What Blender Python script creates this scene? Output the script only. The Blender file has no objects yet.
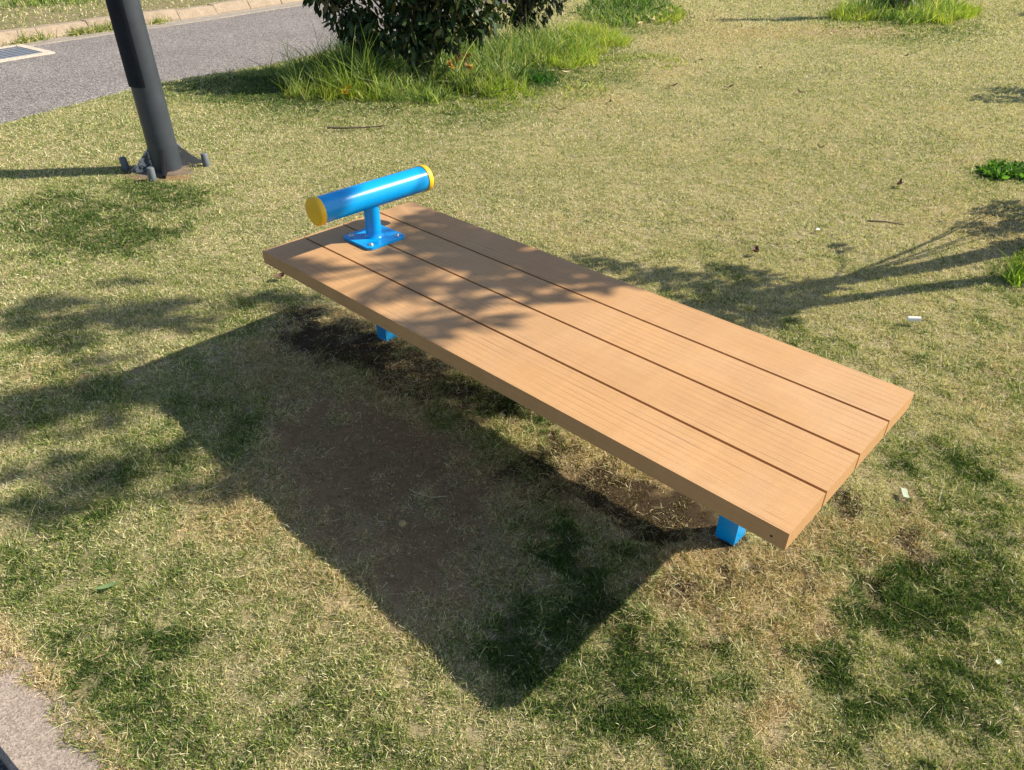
import bpy, bmesh, math
import numpy as np
from mathutils import Vector, Matrix
rng = np.random.default_rng(7)
C = bpy.context.scene.collection
SC = bpy.context.scene
PI = math.pi

# ------------------------------------------------------------------ camera numbers
CAM_H, CAM_F, CAM_T = 1.38, 730.0, 0.5957

def at(u, v, z=0.0):
    """point of the place that lies at height z (survey of the photograph)"""
    X = (u - 512) / CAM_F; Y = (v - 385) / CAM_F
    dy = math.cos(CAM_T) - Y * math.sin(CAM_T); dz = -math.sin(CAM_T) - Y * math.cos(CAM_T)
    t = (z - CAM_H) / dz
    return np.array([X * t, dy * t, z])

SUN_EL, SUN_AZ = 0.6531, 0.1442          # elevation, azimuth from +X
SH = np.array([-math.cos(SUN_AZ), -math.sin(SUN_AZ)]) / math.tan(SUN_EL)

# ------------------------------------------------------------------ numpy noise
def _hash(ix, iy, s):
    h = (ix.astype(np.int64) * 374761393 + iy.astype(np.int64) * 668265263 + s * 1442695041) & 0x7fffffff
    h = ((h ^ (h >> 13)) * 1274126177) & 0x7fffffff
    h = (h ^ (h >> 16)) & 0xffff
    return h / 65535.0
def vnoise(x, y, s=0):
    x0 = np.floor(x); y0 = np.floor(y); fx = x - x0; fy = y - y0
    fx = fx * fx * (3 - 2 * fx); fy = fy * fy * (3 - 2 * fy)
    a = _hash(x0, y0, s); b = _hash(x0 + 1, y0, s); c = _hash(x0, y0 + 1, s); d = _hash(x0 + 1, y0 + 1, s)
    return (a * (1 - fx) + b * fx) * (1 - fy) + (c * (1 - fx) + d * fx) * fy
def fbm(x, y, f, s=0, o=4):
    r = 0; a = 1; t = 0
    for i in range(o):
        r = r + a * vnoise(x * f + 17.3 * i, y * f - 9.1 * i, s + i); t += a; a *= .55; f *= 2.03
    return r / t
def sstep(a, b, x):
    t = np.clip((x - a) / (b - a), 0, 1); return t * t * (3 - 2 * t)

# ------------------------------------------------------------------ helpers
def tag(o, label=None, cat=None, group=None, kind=None):
    if label: o['label'] = label
    if cat: o['category'] = cat
    if group: o['group'] = group
    if kind: o['kind'] = kind
    return o
def link(name, me, mat=None, parent=None, smooth=False):
    o = bpy.data.objects.new(name, me); C.objects.link(o)
    if mat: me.materials.append(mat)
    if parent: o.parent = parent
    if smooth: me.polygons.foreach_set('use_smooth', np.ones(len(me.polygons), dtype=bool))
    return o
def empty(name, loc, rz=0):
    o = bpy.data.objects.new(name, None); C.objects.link(o); o.location = loc; o.rotation_euler = (0, 0, rz)
    o.empty_display_size = .1
    return o
def frombm(name, bm, mat, parent=None, smooth=False, bevel=0, seg=2):
    me = bpy.data.meshes.new(name); 
    if bevel:
        bmesh.ops.bevel(bm, geom=[e for e in bm.edges if e.calc_face_angle(0) > .6], offset=bevel, segments=seg, affect='EDGES', profile=.5)
    bmesh.ops.recalc_face_normals(bm, faces=bm.faces)
    bm.to_mesh(me); bm.free()
    o = link(name, me, mat, parent)
    if smooth:
        me.polygons.foreach_set('use_smooth', np.ones(len(me.polygons), dtype=bool))
        try: me.set_sharp_from_angle(angle=math.radians(40))
        except Exception: pass
    return o
def quads(name, V, F, mat, parent=None, col=None, smooth=False, dom='FACE'):
    """fast mesh from numpy: V (n,3), F (m,4) ; col (m,3) per face"""
    me = bpy.data.meshes.new(name); n = len(V); m = len(F); k = F.shape[1]
    me.vertices.add(n); me.vertices.foreach_set('co', np.ascontiguousarray(V, dtype=np.float32).ravel())
    me.loops.add(m * k); me.loops.foreach_set('vertex_index', np.ascontiguousarray(F, dtype=np.int32).ravel())
    me.polygons.add(m); me.polygons.foreach_set('loop_start', np.arange(0, m * k, k, dtype=np.int32))
    me.update(calc_edges=True)
    if col is not None:
        a = me.attributes.new('tint', 'FLOAT_COLOR', dom)
        a.data.foreach_set('color', np.concatenate([col, np.ones((len(col), 1))], 1).astype(np.float32).ravel())
    return link(name, me, mat, parent, smooth)
def strips(P, D, L, S, W, bend, prof, droop=None):
    """N ribbons: root P, direction D, length L, side S, width W, bend vector bend; returns V,F"""
    N = len(P); K = len(prof); t = np.linspace(0, 1, K)
    cen = P[:, None, :] + D[:, None, :] * (L[:, None] * t)[:, :, None] + bend[:, None, :] * (L[:, None] * t ** 2)[:, :, None]
    off = S[:, None, :] * (W[:, None] * np.array(prof) * .5)[:, :, None]
    V = np.stack([cen - off, cen + off], 2).reshape(-1, 3)
    b = (np.arange(N) * 2 * K)[:, None] + (np.arange(K - 1) * 2)[None, :]
    F = np.stack([b, b + 1, b + 3, b + 2], -1).reshape(-1, 4)
    return V, F
def unit(v): return v / np.maximum(np.linalg.norm(v, axis=-1, keepdims=True), 1e-9)
def cyl(bm, p0, p1, r0, r1=None, n=24, caps=True):
    p0 = Vector(p0); p1 = Vector(p1); r1 = r0 if r1 is None else r1
    d = (p1 - p0).normalized(); a = d.orthogonal().normalized(); b = d.cross(a)
    A = []; B = []
    for i in range(n):
        t = 2 * PI * i / n; o = a * math.cos(t) + b * math.sin(t)
        A.append(bm.verts.new(p0 + o * r0)); B.append(bm.verts.new(p1 + o * r1))
    for i in range(n): bm.faces.new((A[i], A[(i + 1) % n], B[(i + 1) % n], B[i]))
    if caps: bm.faces.new(A[::-1]); bm.faces.new(B)
def box(bm, x0, x1, y0, y1, z0, z1):
    v = [bm.verts.new((x, y, z)) for z in (z0, z1) for y in (y0, y1) for x in (x0, x1)]
    for f in ((0, 1, 3, 2), (4, 6, 7, 5), (0, 4, 5, 1), (2, 3, 7, 6), (0, 2, 6, 4), (1, 5, 7, 3)):
        bm.faces.new([v[i] for i in f])
def lathe(bm, prof, n=32, M=None):
    rows = []
    for r, z in prof:
        row = []
        for i in range(n if r > 1e-6 else 1):
            t = 2 * PI * i / n; p = Vector((r * math.cos(t), r * math.sin(t), z))
            row.append(bm.verts.new(M @ p if M else p))
        rows.append(row)
    for a, b in zip(rows[:-1], rows[1:]):
        for i in range(n):
            j = (i + 1) % n
            if len(a) == 1 and len(b) == 1: continue
            if len(a) == 1: bm.faces.new((a[0], b[j], b[i]))
            elif len(b) == 1: bm.faces.new((a[i], a[j], b[0]))
            else: bm.faces.new((a[i], a[j], b[j], b[i]))
def tubepath(bm, pts, rads, n=8):
    """tapered limb through points"""
    prev = None
    pts = [Vector(p) for p in pts]
    for k, p in enumerate(pts):
        d = ((pts[min(k + 1, len(pts) - 1)] - pts[max(k - 1, 0)])).normalized()
        a = d.cross(Vector((.3, .9, .2))).normalized(); b = d.cross(a)
        row = [bm.verts.new(p + (a * math.cos(2 * PI * i / n) + b * math.sin(2 * PI * i / n)) * rads[k]) for i in range(n)]
        if prev:
            for i in range(n): bm.faces.new((prev[i], prev[(i + 1) % n], row[(i + 1) % n], row[i]))
        else: bm.faces.new(row[::-1])
        prev = row
    bm.faces.new(prev)

# ------------------------------------------------------------------ materials
def M(name):
    m = bpy.data.materials.new(name); m.use_nodes = True
    nt = m.node_tree; b = nt.nodes['Principled BSDF']
    return m, nt, b
def nd(nt, t, **k):
    n = nt.nodes.new(t)
    for a, v in k.items():
        if a.startswith('i_'): 
            key = a[2:]; n.inputs[int(key) if key.isdigit() else key].default_value = v
        else: setattr(n, a, v)
    return n
def ramp(nt, src, stops, interp='LINEAR'):
    r = nt.nodes.new('ShaderNodeValToRGB'); r.color_ramp.interpolation = interp
    e = r.color_ramp.elements
    while len(e) < len(stops): e.new(.5)
    for k, (p, c) in enumerate(stops):
        e[k].position = p; e[k].color = (*c, 1) if len(c) == 3 else c
    nt.links.new(src, r.inputs[0]); return r.outputs[0]
def g3(v): return (v, v, v)
def mixc(nt, fac, a, b, mode='MIX'):
    n = nt.nodes.new('ShaderNodeMix'); n.data_type = 'RGBA'; n.blend_type = mode
    for i, s in ((0, fac), (6, a), (7, b)):
        if hasattr(s, 'links'): nt.links.new(s, n.inputs[i])
        elif i == 0: n.inputs[0].default_value = s
        else: n.inputs[i].default_value = (*s, 1)
    return n.outputs[2]
def noise(nt, vec, scale, detail=4, rough=.55, dist=0):
    n = nd(nt, 'ShaderNodeTexNoise'); n.inputs['Scale'].default_value = scale; n.inputs['Detail'].default_value = detail
    n.inputs['Roughness'].default_value = rough; n.inputs['Distortion'].default_value = dist
    if vec: nt.links.new(vec, n.inputs['Vector'])
    return n.outputs['Fac']
def bump(nt, b, h, strength=.4, dist=.005):
    n = nd(nt, 'ShaderNodeBump'); n.inputs['Strength'].default_value = strength; n.inputs['Distance'].default_value = dist
    nt.links.new(h, n.inputs['Height']); nt.links.new(n.outputs[0], b.inputs['Normal'])
def objco(nt): return nd(nt, 'ShaderNodeTexCoord').outputs['Object']

def leafy(name, rough=.6, trans=.35, tmul=(1.2, 1.25, .6), spec=.3):
    """two-sided leaf / blade: colour comes from the face attribute 'tint'"""
    m, nt, b = M(name)
    a = nd(nt, 'ShaderNodeAttribute', attribute_name='tint')
    nt.links.new(a.outputs['Color'], b.inputs['Base Color']); b.inputs['Roughness'].default_value = rough
    b.inputs['Specular IOR Level'].default_value = spec
    tr = nd(nt, 'ShaderNodeBsdfTranslucent')
    nt.links.new(mixc(nt, 1.0, a.outputs['Color'], tmul, 'MULTIPLY'), tr.inputs['Color'])
    mx = nd(nt, 'ShaderNodeMixShader'); mx.inputs[0].default_value = trans
    nt.links.new(b.outputs[0], mx.inputs[1]); nt.links.new(tr.outputs[0], mx.inputs[2])
    nt.links.new(mx.outputs[0], nt.nodes['Material Output'].inputs[0])
    return m
m_blade = leafy('turf blades', .65, .3, (1.1, 1.15, .7), .25)
m_tall = leafy('lush blades', .5, .42)
m_leaf = leafy('glossy leaf', .5, .14, spec=.32)

m_soil, nt, b = M('turf soil')
a = nd(nt, 'ShaderNodeAttribute', attribute_name='tint'); co = objco(nt)
n1 = noise(nt, co, 55, 6, .7); n2 = noise(nt, co, 330, 4, .75)
c = mixc(nt, .9, a.outputs['Color'], ramp(nt, n1, [(.3, g3(.7)), (.7, g3(1.2))]), 'MULTIPLY')
c = mixc(nt, .8, c, ramp(nt, n2, [(.3, g3(.55)), (.7, g3(1.4))]), 'MULTIPLY')
nt.links.new(c, b.inputs['Base Color']); b.inputs['Roughness'].default_value = .95; b.inputs['Specular IOR Level'].default_value = .1
bump(nt, b, mixc(nt, .5, n1, n2), .6, .007)

def asphalt(name, lo, hi, tint, sc=150):
    m, nt, b = M(name); co = objco(nt)
    v = nd(nt, 'ShaderNodeTexVoronoi'); v.inputs['Scale'].default_value = sc; nt.links.new(co, v.inputs['Vector'])
    sep = nd(nt, 'ShaderNodeSeparateColor'); nt.links.new(v.outputs['Color'], sep.inputs[0])
    c = ramp(nt, sep.outputs[0], [(0, tuple(lo * t for t in tint)), (.55, tuple((lo + hi) * .45 * t for t in tint)), (1, tuple(hi * t for t in tint))])
    c = mixc(nt, .7, c, ramp(nt, noise(nt, co, 1.3, 5), [(.3, g3(.82)), (.7, g3(1.12))]), 'MULTIPLY')
    c = mixc(nt, .8, c, ramp(nt, noise(nt, co, 60, 4, .7), [(.3, g3(.75)), (.7, g3(1.2))]), 'MULTIPLY')
    c = mixc(nt, .5, c, ramp(nt, v.outputs['Distance'], [(.0, g3(1.2)), (.6, g3(.55))]), 'MULTIPLY')
    nt.links.new(c, b.inputs['Base Color']); b.inputs['Roughness'].default_value = .9; b.inputs['Specular IOR Level'].default_value = .2
    bump(nt, b, v.outputs['Distance'], -.6, .006)
    return m
m_road = asphalt('worn asphalt', .06, .50, (1.0, .90, .85), 120)
m_path = asphalt('dark asphalt', .05, .22, (1, .98, .95), 160)

def concrete(name, col, sc=1.0):
    m, nt, b = M(name); co = objco(nt)
    v = nd(nt, 'ShaderNodeTexVoronoi'); v.inputs['Scale'].default_value = 330 * sc; nt.links.new(co, v.inputs['Vector'])
    sep = nd(nt, 'ShaderNodeSeparateColor'); nt.links.new(v.outputs['Color'], sep.inputs[0])
    c = mixc(nt, .85, col, ramp(nt, sep.outputs[0], [(0, g3(.62)), (.5, g3(1.0)), (1, g3(1.45))]), 'MULTIPLY')
    c = mixc(nt, .8, c, ramp(nt, noise(nt, co, 9, 6, .65), [(.3, (.75, .73, .7)), (.7, g3(1.15))]), 'MULTIPLY')
    c = mixc(nt, .8, c, ramp(nt, noise(nt, co, 150, 4, .7), [(.3, g3(.8)), (.7, g3(1.2))]), 'MULTIPLY')
    nt.links.new(c, b.inputs['Base Color']); b.inputs['Roughness'].default_value = .9; b.inputs['Specular IOR Level'].default_value = .2
    bump(nt, b, noise(nt, co, 260, 4, .8), .7, .004)
    return m
m_kerb = concrete('kerb concrete', (.32, .255, .19))
m_gutter = concrete('gutter concrete', (.30, .265, .23))
m_slab = concrete('pitted concrete', (.35, .285, .24))

# composite boards of the bench
m_board, nt, b = M('tan composite board'); co = objco(nt)
mp = nd(nt, 'ShaderNodeMapping'); mp.inputs['Scale'].default_value = (1.2, 30, 30); nt.links.new(co, mp.inputs[0])
gr = noise(nt, mp.outputs[0], 5.5, 6, .65)
mp2 = nd(nt, 'ShaderNodeMapping'); mp2.inputs['Scale'].default_value = (.8, 1, 1); nt.links.new(co, mp2.inputs[0])
sx = nd(nt, 'ShaderNodeSeparateXYZ'); nt.links.new(co, sx.inputs[0])
def mth(op, a, bb=None, c_=None):
    n = nd(nt, 'ShaderNodeMath', operation=op)
    for i, s in enumerate((a, bb, c_)):
        if s is None: continue
        if hasattr(s, 'links'): nt.links.new(s, n.inputs[i])
        else: n.inputs[i].default_value = s
    return n.outputs[0]
# fine brushed grooves, a pitch of 14 mm across the board
mpw = nd(nt, 'ShaderNodeMapping'); mpw.inputs['Scale'].default_value = (.3, 38, .1); nt.links.new(co, mpw.inputs[0])
wob = mth('MULTIPLY', noise(nt, mpw.outputs[0], 1, 3), .017)
fr = mth('FRACT', mth('MULTIPLY', mth('ADD', sx.outputs[1], wob), 1 / .0190))
gl = mth('ABSOLUTE', mth('SUBTRACT', fr, .5))
line = ramp(nt, gl, [(.0, g3(1)), (.03, g3(.8)), (.085, g3(0))])
brk = ramp(nt, noise(nt, mp2.outputs[0], 7, 3), [(.40, g3(.0)), (.62, g3(1))])
geo = nd(nt, 'ShaderNodeNewGeometry'); sn = nd(nt, 'ShaderNodeSeparateXYZ')
tcn = nd(nt, 'ShaderNodeTexCoord'); nt.links.new(tcn.outputs['Normal'], sn.inputs[0])
topm = ramp(nt, sn.outputs[2], [(.8, g3(0)), (.95, g3(1))])
lf = mixc(nt, 1.0, mixc(nt, 1.0, line, brk, 'MULTIPLY'), topm, 'MULTIPLY')
c = ramp(nt, gr, [(.2, (.425, .247, .110)), (.5, (.475, .281, .130)), (.8, (.525, .316, .150))])
c = mixc(nt, .9, c, ramp(nt, noise(nt, co, 3.2, 5, .6), [(.3, (.9, .88, .86)), (.7, (1.06, 1.06, 1.08))]), 'MULTIPLY')
c = mixc(nt, .6, c, ramp(nt, noise(nt, co, 420, 2, .8), [(.3, g3(.78)), (.7, g3(1.2))]), 'MULTIPLY')
oi = nd(nt, 'ShaderNodeObjectInfo'); c = mixc(nt, 1, c, ramp(nt, oi.outputs['Random'], [(0, (.95, .93, .92)), (.5, (1.0, .985, 1.0)), (1, (1.04, 1.0, .96))]), 'MULTIPLY')
mp3 = nd(nt, 'ShaderNodeMapping'); mp3.inputs['Scale'].default_value = (9, .6, 1); nt.links.new(co, mp3.inputs[0])
c = mixc(nt, .6, c, ramp(nt, noise(nt, mp3.outputs[0], 4, 3), [(.3, g3(.93)), (.7, g3(1.05))]), 'MULTIPLY')
c = mixc(nt, ramp(nt, noise(nt, co, 28, 5, .7), [(.66, g3(0)), (.74, g3(.35))]), c, (.24, .14, .075))
# weathered grey film on the tread surface
c = mixc(nt, mixc(nt, 1.0, ramp(nt, noise(nt, co, 2.1, 6, .7), [(.45, g3(0)), (.75, g3(.35))]), topm, 'MULTIPLY'), c, (.50, .37, .25))
c = mixc(nt, mixc(nt, 1.0, lf, g3(.55), 'MULTIPLY'), c, (.20, .105, .055))
nt.links.new(c, b.inputs['Base Color']); b.inputs['Roughness'].default_value = .62; b.inputs['Specular IOR Level'].default_value = .3
bump(nt, b, mixc(nt, .5, gr, mixc(nt, 1.0, g3(1), lf, 'SUBTRACT')), .25, .002)

def paint(name, col, rough=.3, var=.12, chips=None, coat=0, spec=.5):
    m, nt, b = M(name); co = objco(nt)
    c = mixc(nt, 1, col, ramp(nt, noise(nt, co, 14, 5, .6), [(.3, g3(1 - var)), (.7, g3(1 + var))]), 'MULTIPLY')
    if chips:
        c = mixc(nt, ramp(nt, noise(nt, co, chips[1], 6, .7), [(chips[2], g3(0)), (chips[2] + .03, g3(1))]), c, chips[0])
    nt.links.new(c, b.inputs['Base Color'])
    r = nd(nt, 'ShaderNodeMapRange'); r.inputs['To Min'].default_value = rough * .8; r.inputs['To Max'].default_value = rough * 1.35
    nt.links.new(noise(nt, co, 25, 4, .6), r.inputs[0]); nt.links.new(r.outputs[0], b.inputs['Roughness'])
    b.inputs['Coat Weight'].default_value = coat; b.inputs['Coat Roughness'].default_value = .15; b.inputs['Specular IOR Level'].default_value = spec
    bump(nt, b, noise(nt, co, 90, 3), .08, .001)
    return m
m_blue = paint('blue powder coat', (.002, .30, .72), .25, .05, spec=.35)
m_bluedusty_shade = paint('dusty shaded blue coat', (.01, .23, .50), .5, .25)  # dusty blue, darkened to paint the tree shade onto the far leg
m_yellow = paint('yellow plastic', (.86, .50, .012), .45, .06)
m_zinc = paint('zinc screw', (.55, .57, .6), .3, .1); m_zinc.node_tree.nodes['Principled BSDF'].inputs['Metallic'].default_value = .85
m_dark = paint('black steel', (.03, .032, .035), .5, .2)
m_pole = paint('slate grey paint', (.036, .044, .056), .42, .15)
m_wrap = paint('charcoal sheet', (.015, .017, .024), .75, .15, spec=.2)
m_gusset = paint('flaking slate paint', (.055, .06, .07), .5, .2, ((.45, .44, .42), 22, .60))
m_flake_lit = paint('sunlit peeled paint', (.07, .075, .085), .6, .2, ((.62, .60, .57), 30, .47))  # pale chips: peeling paint plus painted sunlight on the left gusset
m_black_shade = paint('shaded black paint', (.008, .008, .010), .8, .2, ((.5, .48, .45), 60, .70), spec=.2)  # black paint, deepened in colour for the shaded face of the front gusset
m_sleeve = paint('grey plastic sleeve', (.11, .125, .14), .5, .15)
m_plate = paint('rusty plate', (.16, .12, .09), .8, .4)
m_cover = paint('blue grey iron', (.15, .17, .205), .55, .2)
m_white = paint('white paper', (.78, .77, .72), .8, .05)
m_bark, nt, b = M('bark'); co = objco(nt)
c = ramp(nt, noise(nt, co, 30, 6, .7), [(.3, (.05, .036, .025)), (.7, (.16, .12, .09))]); nt.links.new(c, b.inputs['Base Color'])
b.inputs['Roughness'].default_value = .9; bump(nt, b, noise(nt, co, 60, 5, .7), .6, .006)
m_stone = paint('ochre stone', (.42, .32, .13), .8, .2)
m_dry = paint('dry brown leaf', (.12, .06, .03), .7, .3)
m_green = paint('fresh leaf', (.16, .24, .09), .5, .15)
m_pale = paint('pale wrapper', (.36, .42, .30), .6, .15)
m_straw = paint('dry straw', (.50, .42, .25), .7, .1)

# ------------------------------------------------------------------ layout lines (world metres)
ROAD_NEAR = np.array([(-9, -12), (-6.4, -3), (-4.9, 1.6), (-4.15, 3.9), (-3.634, 5.32), (-3.301, 6.159), (-3.004, 6.716), (-2.53, 7.228), (-2.167, 7.66),
                      (-1.758, 8.5), (-1.15, 9.8), (-.55, 11.0), (.15, 12.6), (1.6, 15.5), (6, 22), (16, 34), (40, 60)], float)
ROAD_FAR = np.array([(-13.5, -12), (-10.2, -2), (-7.6, 4.2), (-6.35, 6.9), (-5.499, 8.53), (-5.1, 9.256), (-4.194, 10.54), (-3.60, 11.6), (-2.5, 13.4), (.5, 18), (5, 24.5), (13, 36), (36, 64)], float)
EDGE = np.array([(-4.9, 1.6 + 1.2), (-2.7, 2.02), (-1.55, 1.28), (-1.115, .990), (-1.006, .925), (-.923, .850), (-.832, .787), (-.77, .735), (-.35, .42), (.8, -.5), (6, -4.6), (14, -11)], float)

def seg_dist(px, py, line):
    """distance, signed (>0 right of the line), nearest point"""
    best = np.full(px.shape, 1e9); sg = np.zeros(px.shape); nx = np.zeros(px.shape); ny = np.zeros(px.shape)
    for (ax, ay), (bx, by) in zip(line[:-1], line[1:]):
        dx, dy = bx - ax, by - ay; t = np.clip(((px - ax) * dx + (py - ay) * dy) / (dx * dx + dy * dy), 0, 1)
        qx = ax + t * dx; qy = ay + t * dy; d = np.hypot(px - qx, py - qy)
        s = np.sign((px - ax) * dy - (py - ay) * dx)
        m = d < best - 1e-9
        best = np.where(m, d, best); sg = np.where(m, s, sg); nx = np.where(m, qx, nx); ny = np.where(m, qy, ny)
    return best, sg, nx, ny
def lawn_sd(x, y):
    """> 0 inside the lawn; distance to its nearest border"""
    d1, s1, nx1, ny1 = seg_dist(x, y, ROAD_NEAR)
    d2, s2, nx2, ny2 = seg_dist(x, y, EDGE); s2 = -s2
    a = d1 * s1; b = d2 * s2
    return np.minimum(a, b), np.where(a < b, nx1, nx2), np.where(a < b, ny1, ny2), a, b

# ------------------------------------------------------------------ what grows where: patches surveyed on the ground
def blob(cx, cy, rx, ry):
    c = at(cx, cy)[:2]; A = (at(cx + rx, cy)[:2] - c); B = (at(cx, cy + ry)[:2] - at(cx, cy - ry)[:2]) * .5
    return c, np.linalg.inv(np.stack([A, B], 1))
def blobs(x, y, L, warp=.16, s=50):
    wx = x + (fbm(x, y, 5, s) - .5) * warp * 2 + (fbm(x, y, 22, s + 3, 3) - .5) * warp * .7
    wy = y + (fbm(x, y, 5, s + 9) - .5) * warp * 2 + (fbm(x, y, 22, s + 13, 3) - .5) * warp * .7
    r = np.zeros_like(x)
    for (cx, cy, rx, ry, v) in L:
        c, Mi = blob(cx, cy, rx, ry)
        u = Mi[0, 0] * (wx - c[0]) + Mi[0, 1] * (wy - c[1]); w = Mi[1, 0] * (wx - c[0]) + Mi[1, 1] * (wy - c[1])
        q = u * u + w * w
        r = r + v * (1 - sstep(.35, 1.5, q)) 
    return r
GREEN = [(900, 690, 110, 50, .28), (960, 580, 60, 60, .25), (620, 730, 90, 40, .2), (830, 740, 40, 30, .3), (100, 215, 110, 40, .22), (60, 600, 70, 60, .18), (150, 700, 90, 50, .15), (110, 670, 50, 25, .2), (470, 395, 50, 18, .4), (880, 570, 50, 26, .6), (905, 620, 60, 22, .7), (1000, 480, 30, 60, .4), (560, 740, 60, 24, .35), (760, 655, 60, 28, .6), (960, 560, 60, 70, .45), (980, 700, 80, 70, .5), (640, 680, 60, 60, .4), (870, 720, 60, 40, .45),
         (700, 730, 50, 40, .4), (930, 470, 45, 40, .45), (900, 430, 50, 30, .3), (500, 420, 70, 60, .55), (540, 520, 55, 60, .6), (600, 565, 70, 50, .5), (560, 640, 70, 50, .45), (520, 590, 50, 50, .3),
         (215, 440, 60, 90, .22), (60, 225, 90, 35, .35), (170, 205, 60, 30, .3), (150, 240, 60, 20, .2), (100, 700, 30, 40, .22), (130, 640, 90, 45, .15), (60, 560, 80, 60, .2), (250, 740, 120, 30, .2),
         (600, 360, 22, 18, .7), (635, 395, 25, 18, .4), (560, 60, 90, 30, .6), (400, 80, 160, 40, .5), (640, 20, 60, 16, .5), (900, 25, 90, 18, .5), (990, 172, 30, 12, .5), (1010, 280, 30, 22, .5),
         (240, 90, 110, 14, .35), (100, 130, 90, 18, .15), (60, 360, 70, 40, .15), (30, 470, 90, 60, .1), (250, 320, 60, 30, .2), (440, 730, 60, 40, .1),
         (420, 330, 30, 20, .3), (940, 640, 40, 50, .3), (820, 690, 40, 20, .3), (735, 610, 18, 30, .4)]
DEAD = [(790, 595, 75, 60, 1.0), (720, 570, 60, 40, .9), (690, 620, 50, 30, .4), (620, 470, 60, 40, 1.0), (660, 510, 60, 30, .9), (540, 410, 40, 30, .5), (850, 540, 45, 30, .8), (900, 505, 40, 22, .75),
        (785, 725, 28, 40, .95), (700, 700, 22, 25, .3), (640, 640, 30, 20, .4), (960, 620, 18, 22, .5), (300, 350, 60, 45, .9), (250, 380, 50, 50, .5), (340, 330, 50, 25, 1.0), (430, 390, 60, 40, .6),
        (400, 480, 150, 130, .9), (240, 500, 60, 40, .55), (1000, 230, 40, 35, .3), (940, 215, 40, 25, .2), (590, 100, 50, 20, .3), (700, 30, 60, 22, .35), (820, 32, 90, 8, .5), (95, 730, 18, 40, .6), (50, 690, 18, 20, .6),
        (50, 375, 40, 18, .35), (1000, 420, 40, 60, .25), (660, 70, 50, 12, .3), (270, 25 + 20, 10, 5, .0), (900, 540, 40, 16, .3), (730, 545, 30, 14, .8)]
SOIL = [(400, 490, 88, 78, 1.0), (350, 440, 70, 55, .8), (450, 570, 50, 40, .55), (300, 420, 35, 35, .35), (650, 500, 55, 20, .55), (690, 535, 30, 14, .7), (330, 345, 55, 18, .75), (800, 600, 18, 12, .35), (905, 505, 12, 14, .6), (850, 605, 10, 20, .5),
        (590, 470, 20, 12, .4), (170, 172, 26, 8, .8), (165, 165, 16, 12, .8), (930, 190, 16, 5, .2), (80, 722, 10, 25, .3), (445, 400, 40, 16, .4), (855, 33, 60, 4, .5)]
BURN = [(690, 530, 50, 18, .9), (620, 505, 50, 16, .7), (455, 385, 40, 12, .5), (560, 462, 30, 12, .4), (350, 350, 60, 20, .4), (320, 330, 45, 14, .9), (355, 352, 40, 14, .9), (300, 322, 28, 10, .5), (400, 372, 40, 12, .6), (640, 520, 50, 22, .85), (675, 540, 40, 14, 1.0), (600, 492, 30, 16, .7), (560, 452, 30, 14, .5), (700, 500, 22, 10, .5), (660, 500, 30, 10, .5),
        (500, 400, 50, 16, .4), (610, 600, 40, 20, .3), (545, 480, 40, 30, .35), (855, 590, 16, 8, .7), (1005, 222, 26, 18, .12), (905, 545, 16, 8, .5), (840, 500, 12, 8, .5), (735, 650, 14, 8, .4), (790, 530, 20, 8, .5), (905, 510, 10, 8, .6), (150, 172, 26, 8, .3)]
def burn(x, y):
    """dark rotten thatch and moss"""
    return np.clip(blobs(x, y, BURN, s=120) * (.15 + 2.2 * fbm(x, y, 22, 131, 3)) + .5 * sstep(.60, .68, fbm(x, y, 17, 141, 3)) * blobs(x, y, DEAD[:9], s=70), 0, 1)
def cover(x, y):
    big = fbm(x, y, .9, 3); mid = fbm(x, y, 3.1, 11); fin = fbm(x, y, 11, 23, 3); tuf = vnoise(x * 42, y * 42, 31)
    d = np.hypot(x, y)
    left = sstep(1.2, -1.6, x + .18 * (y - 3))          # the lawn is greener on the road side
    g = .22 + .22 * left + ((big - .5) * .5 + (mid - .5) * .7 + (fin - .5) * .7) * (.55 + .45 * sstep(4.2, 2.2, d)) + (tuf - .5) * .3
    g = g + .12 * (1 - sstep(1.5, 3.5, d))
    g = g + blobs(x, y, GREEN, s=50)
    de = blobs(x, y, DEAD, s=70) * (.45 + 1.1 * fbm(x, y, 14, 91, 3)) + .25 * sstep(.62, .75, fbm(x, y, 4, 77))
    so = blobs(x, y, SOIL, s=90, warp=.14)
    ed = seg_dist(x, y, EDGE)[0]; de = de + 1.3 * (1 - sstep(.0, .07, ed))
    so = so * np.clip(-.15 + 2.1 * fbm(x, y, 13, 95, 4), 0, 1.3)
    g = g - .55 * np.clip(de, 0, 1)
    g = g + (.12 + .35 * sstep(-.2, .6, x)) * (sstep(.55, .68, fbm(x, y, 7.5, 711, 4)) - .25) * (1 - sstep(2.5, 4.5, d))
    return np.clip(g, 0, 1.2), np.clip(de, 0, 1), np.clip(so, 0, 1)
def ground_z(x, y):
    z = (fbm(x, y, 1.4, 201, 3) - .5) * .014 + (fbm(x, y, 14, 207, 3) - .5) * .016 * sstep(6, 3, np.hypot(x, y))
    c = at(400, 480)[:2]
    z = z - .018 * np.exp(-(((x - c[0]) / .28) ** 2 + ((y - c[1]) / .28) ** 2))
    sd = lawn_sd(x, y)[0]
    return z * sstep(0, .25, sd) * sstep(30, 14, np.hypot(x, y))

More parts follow.
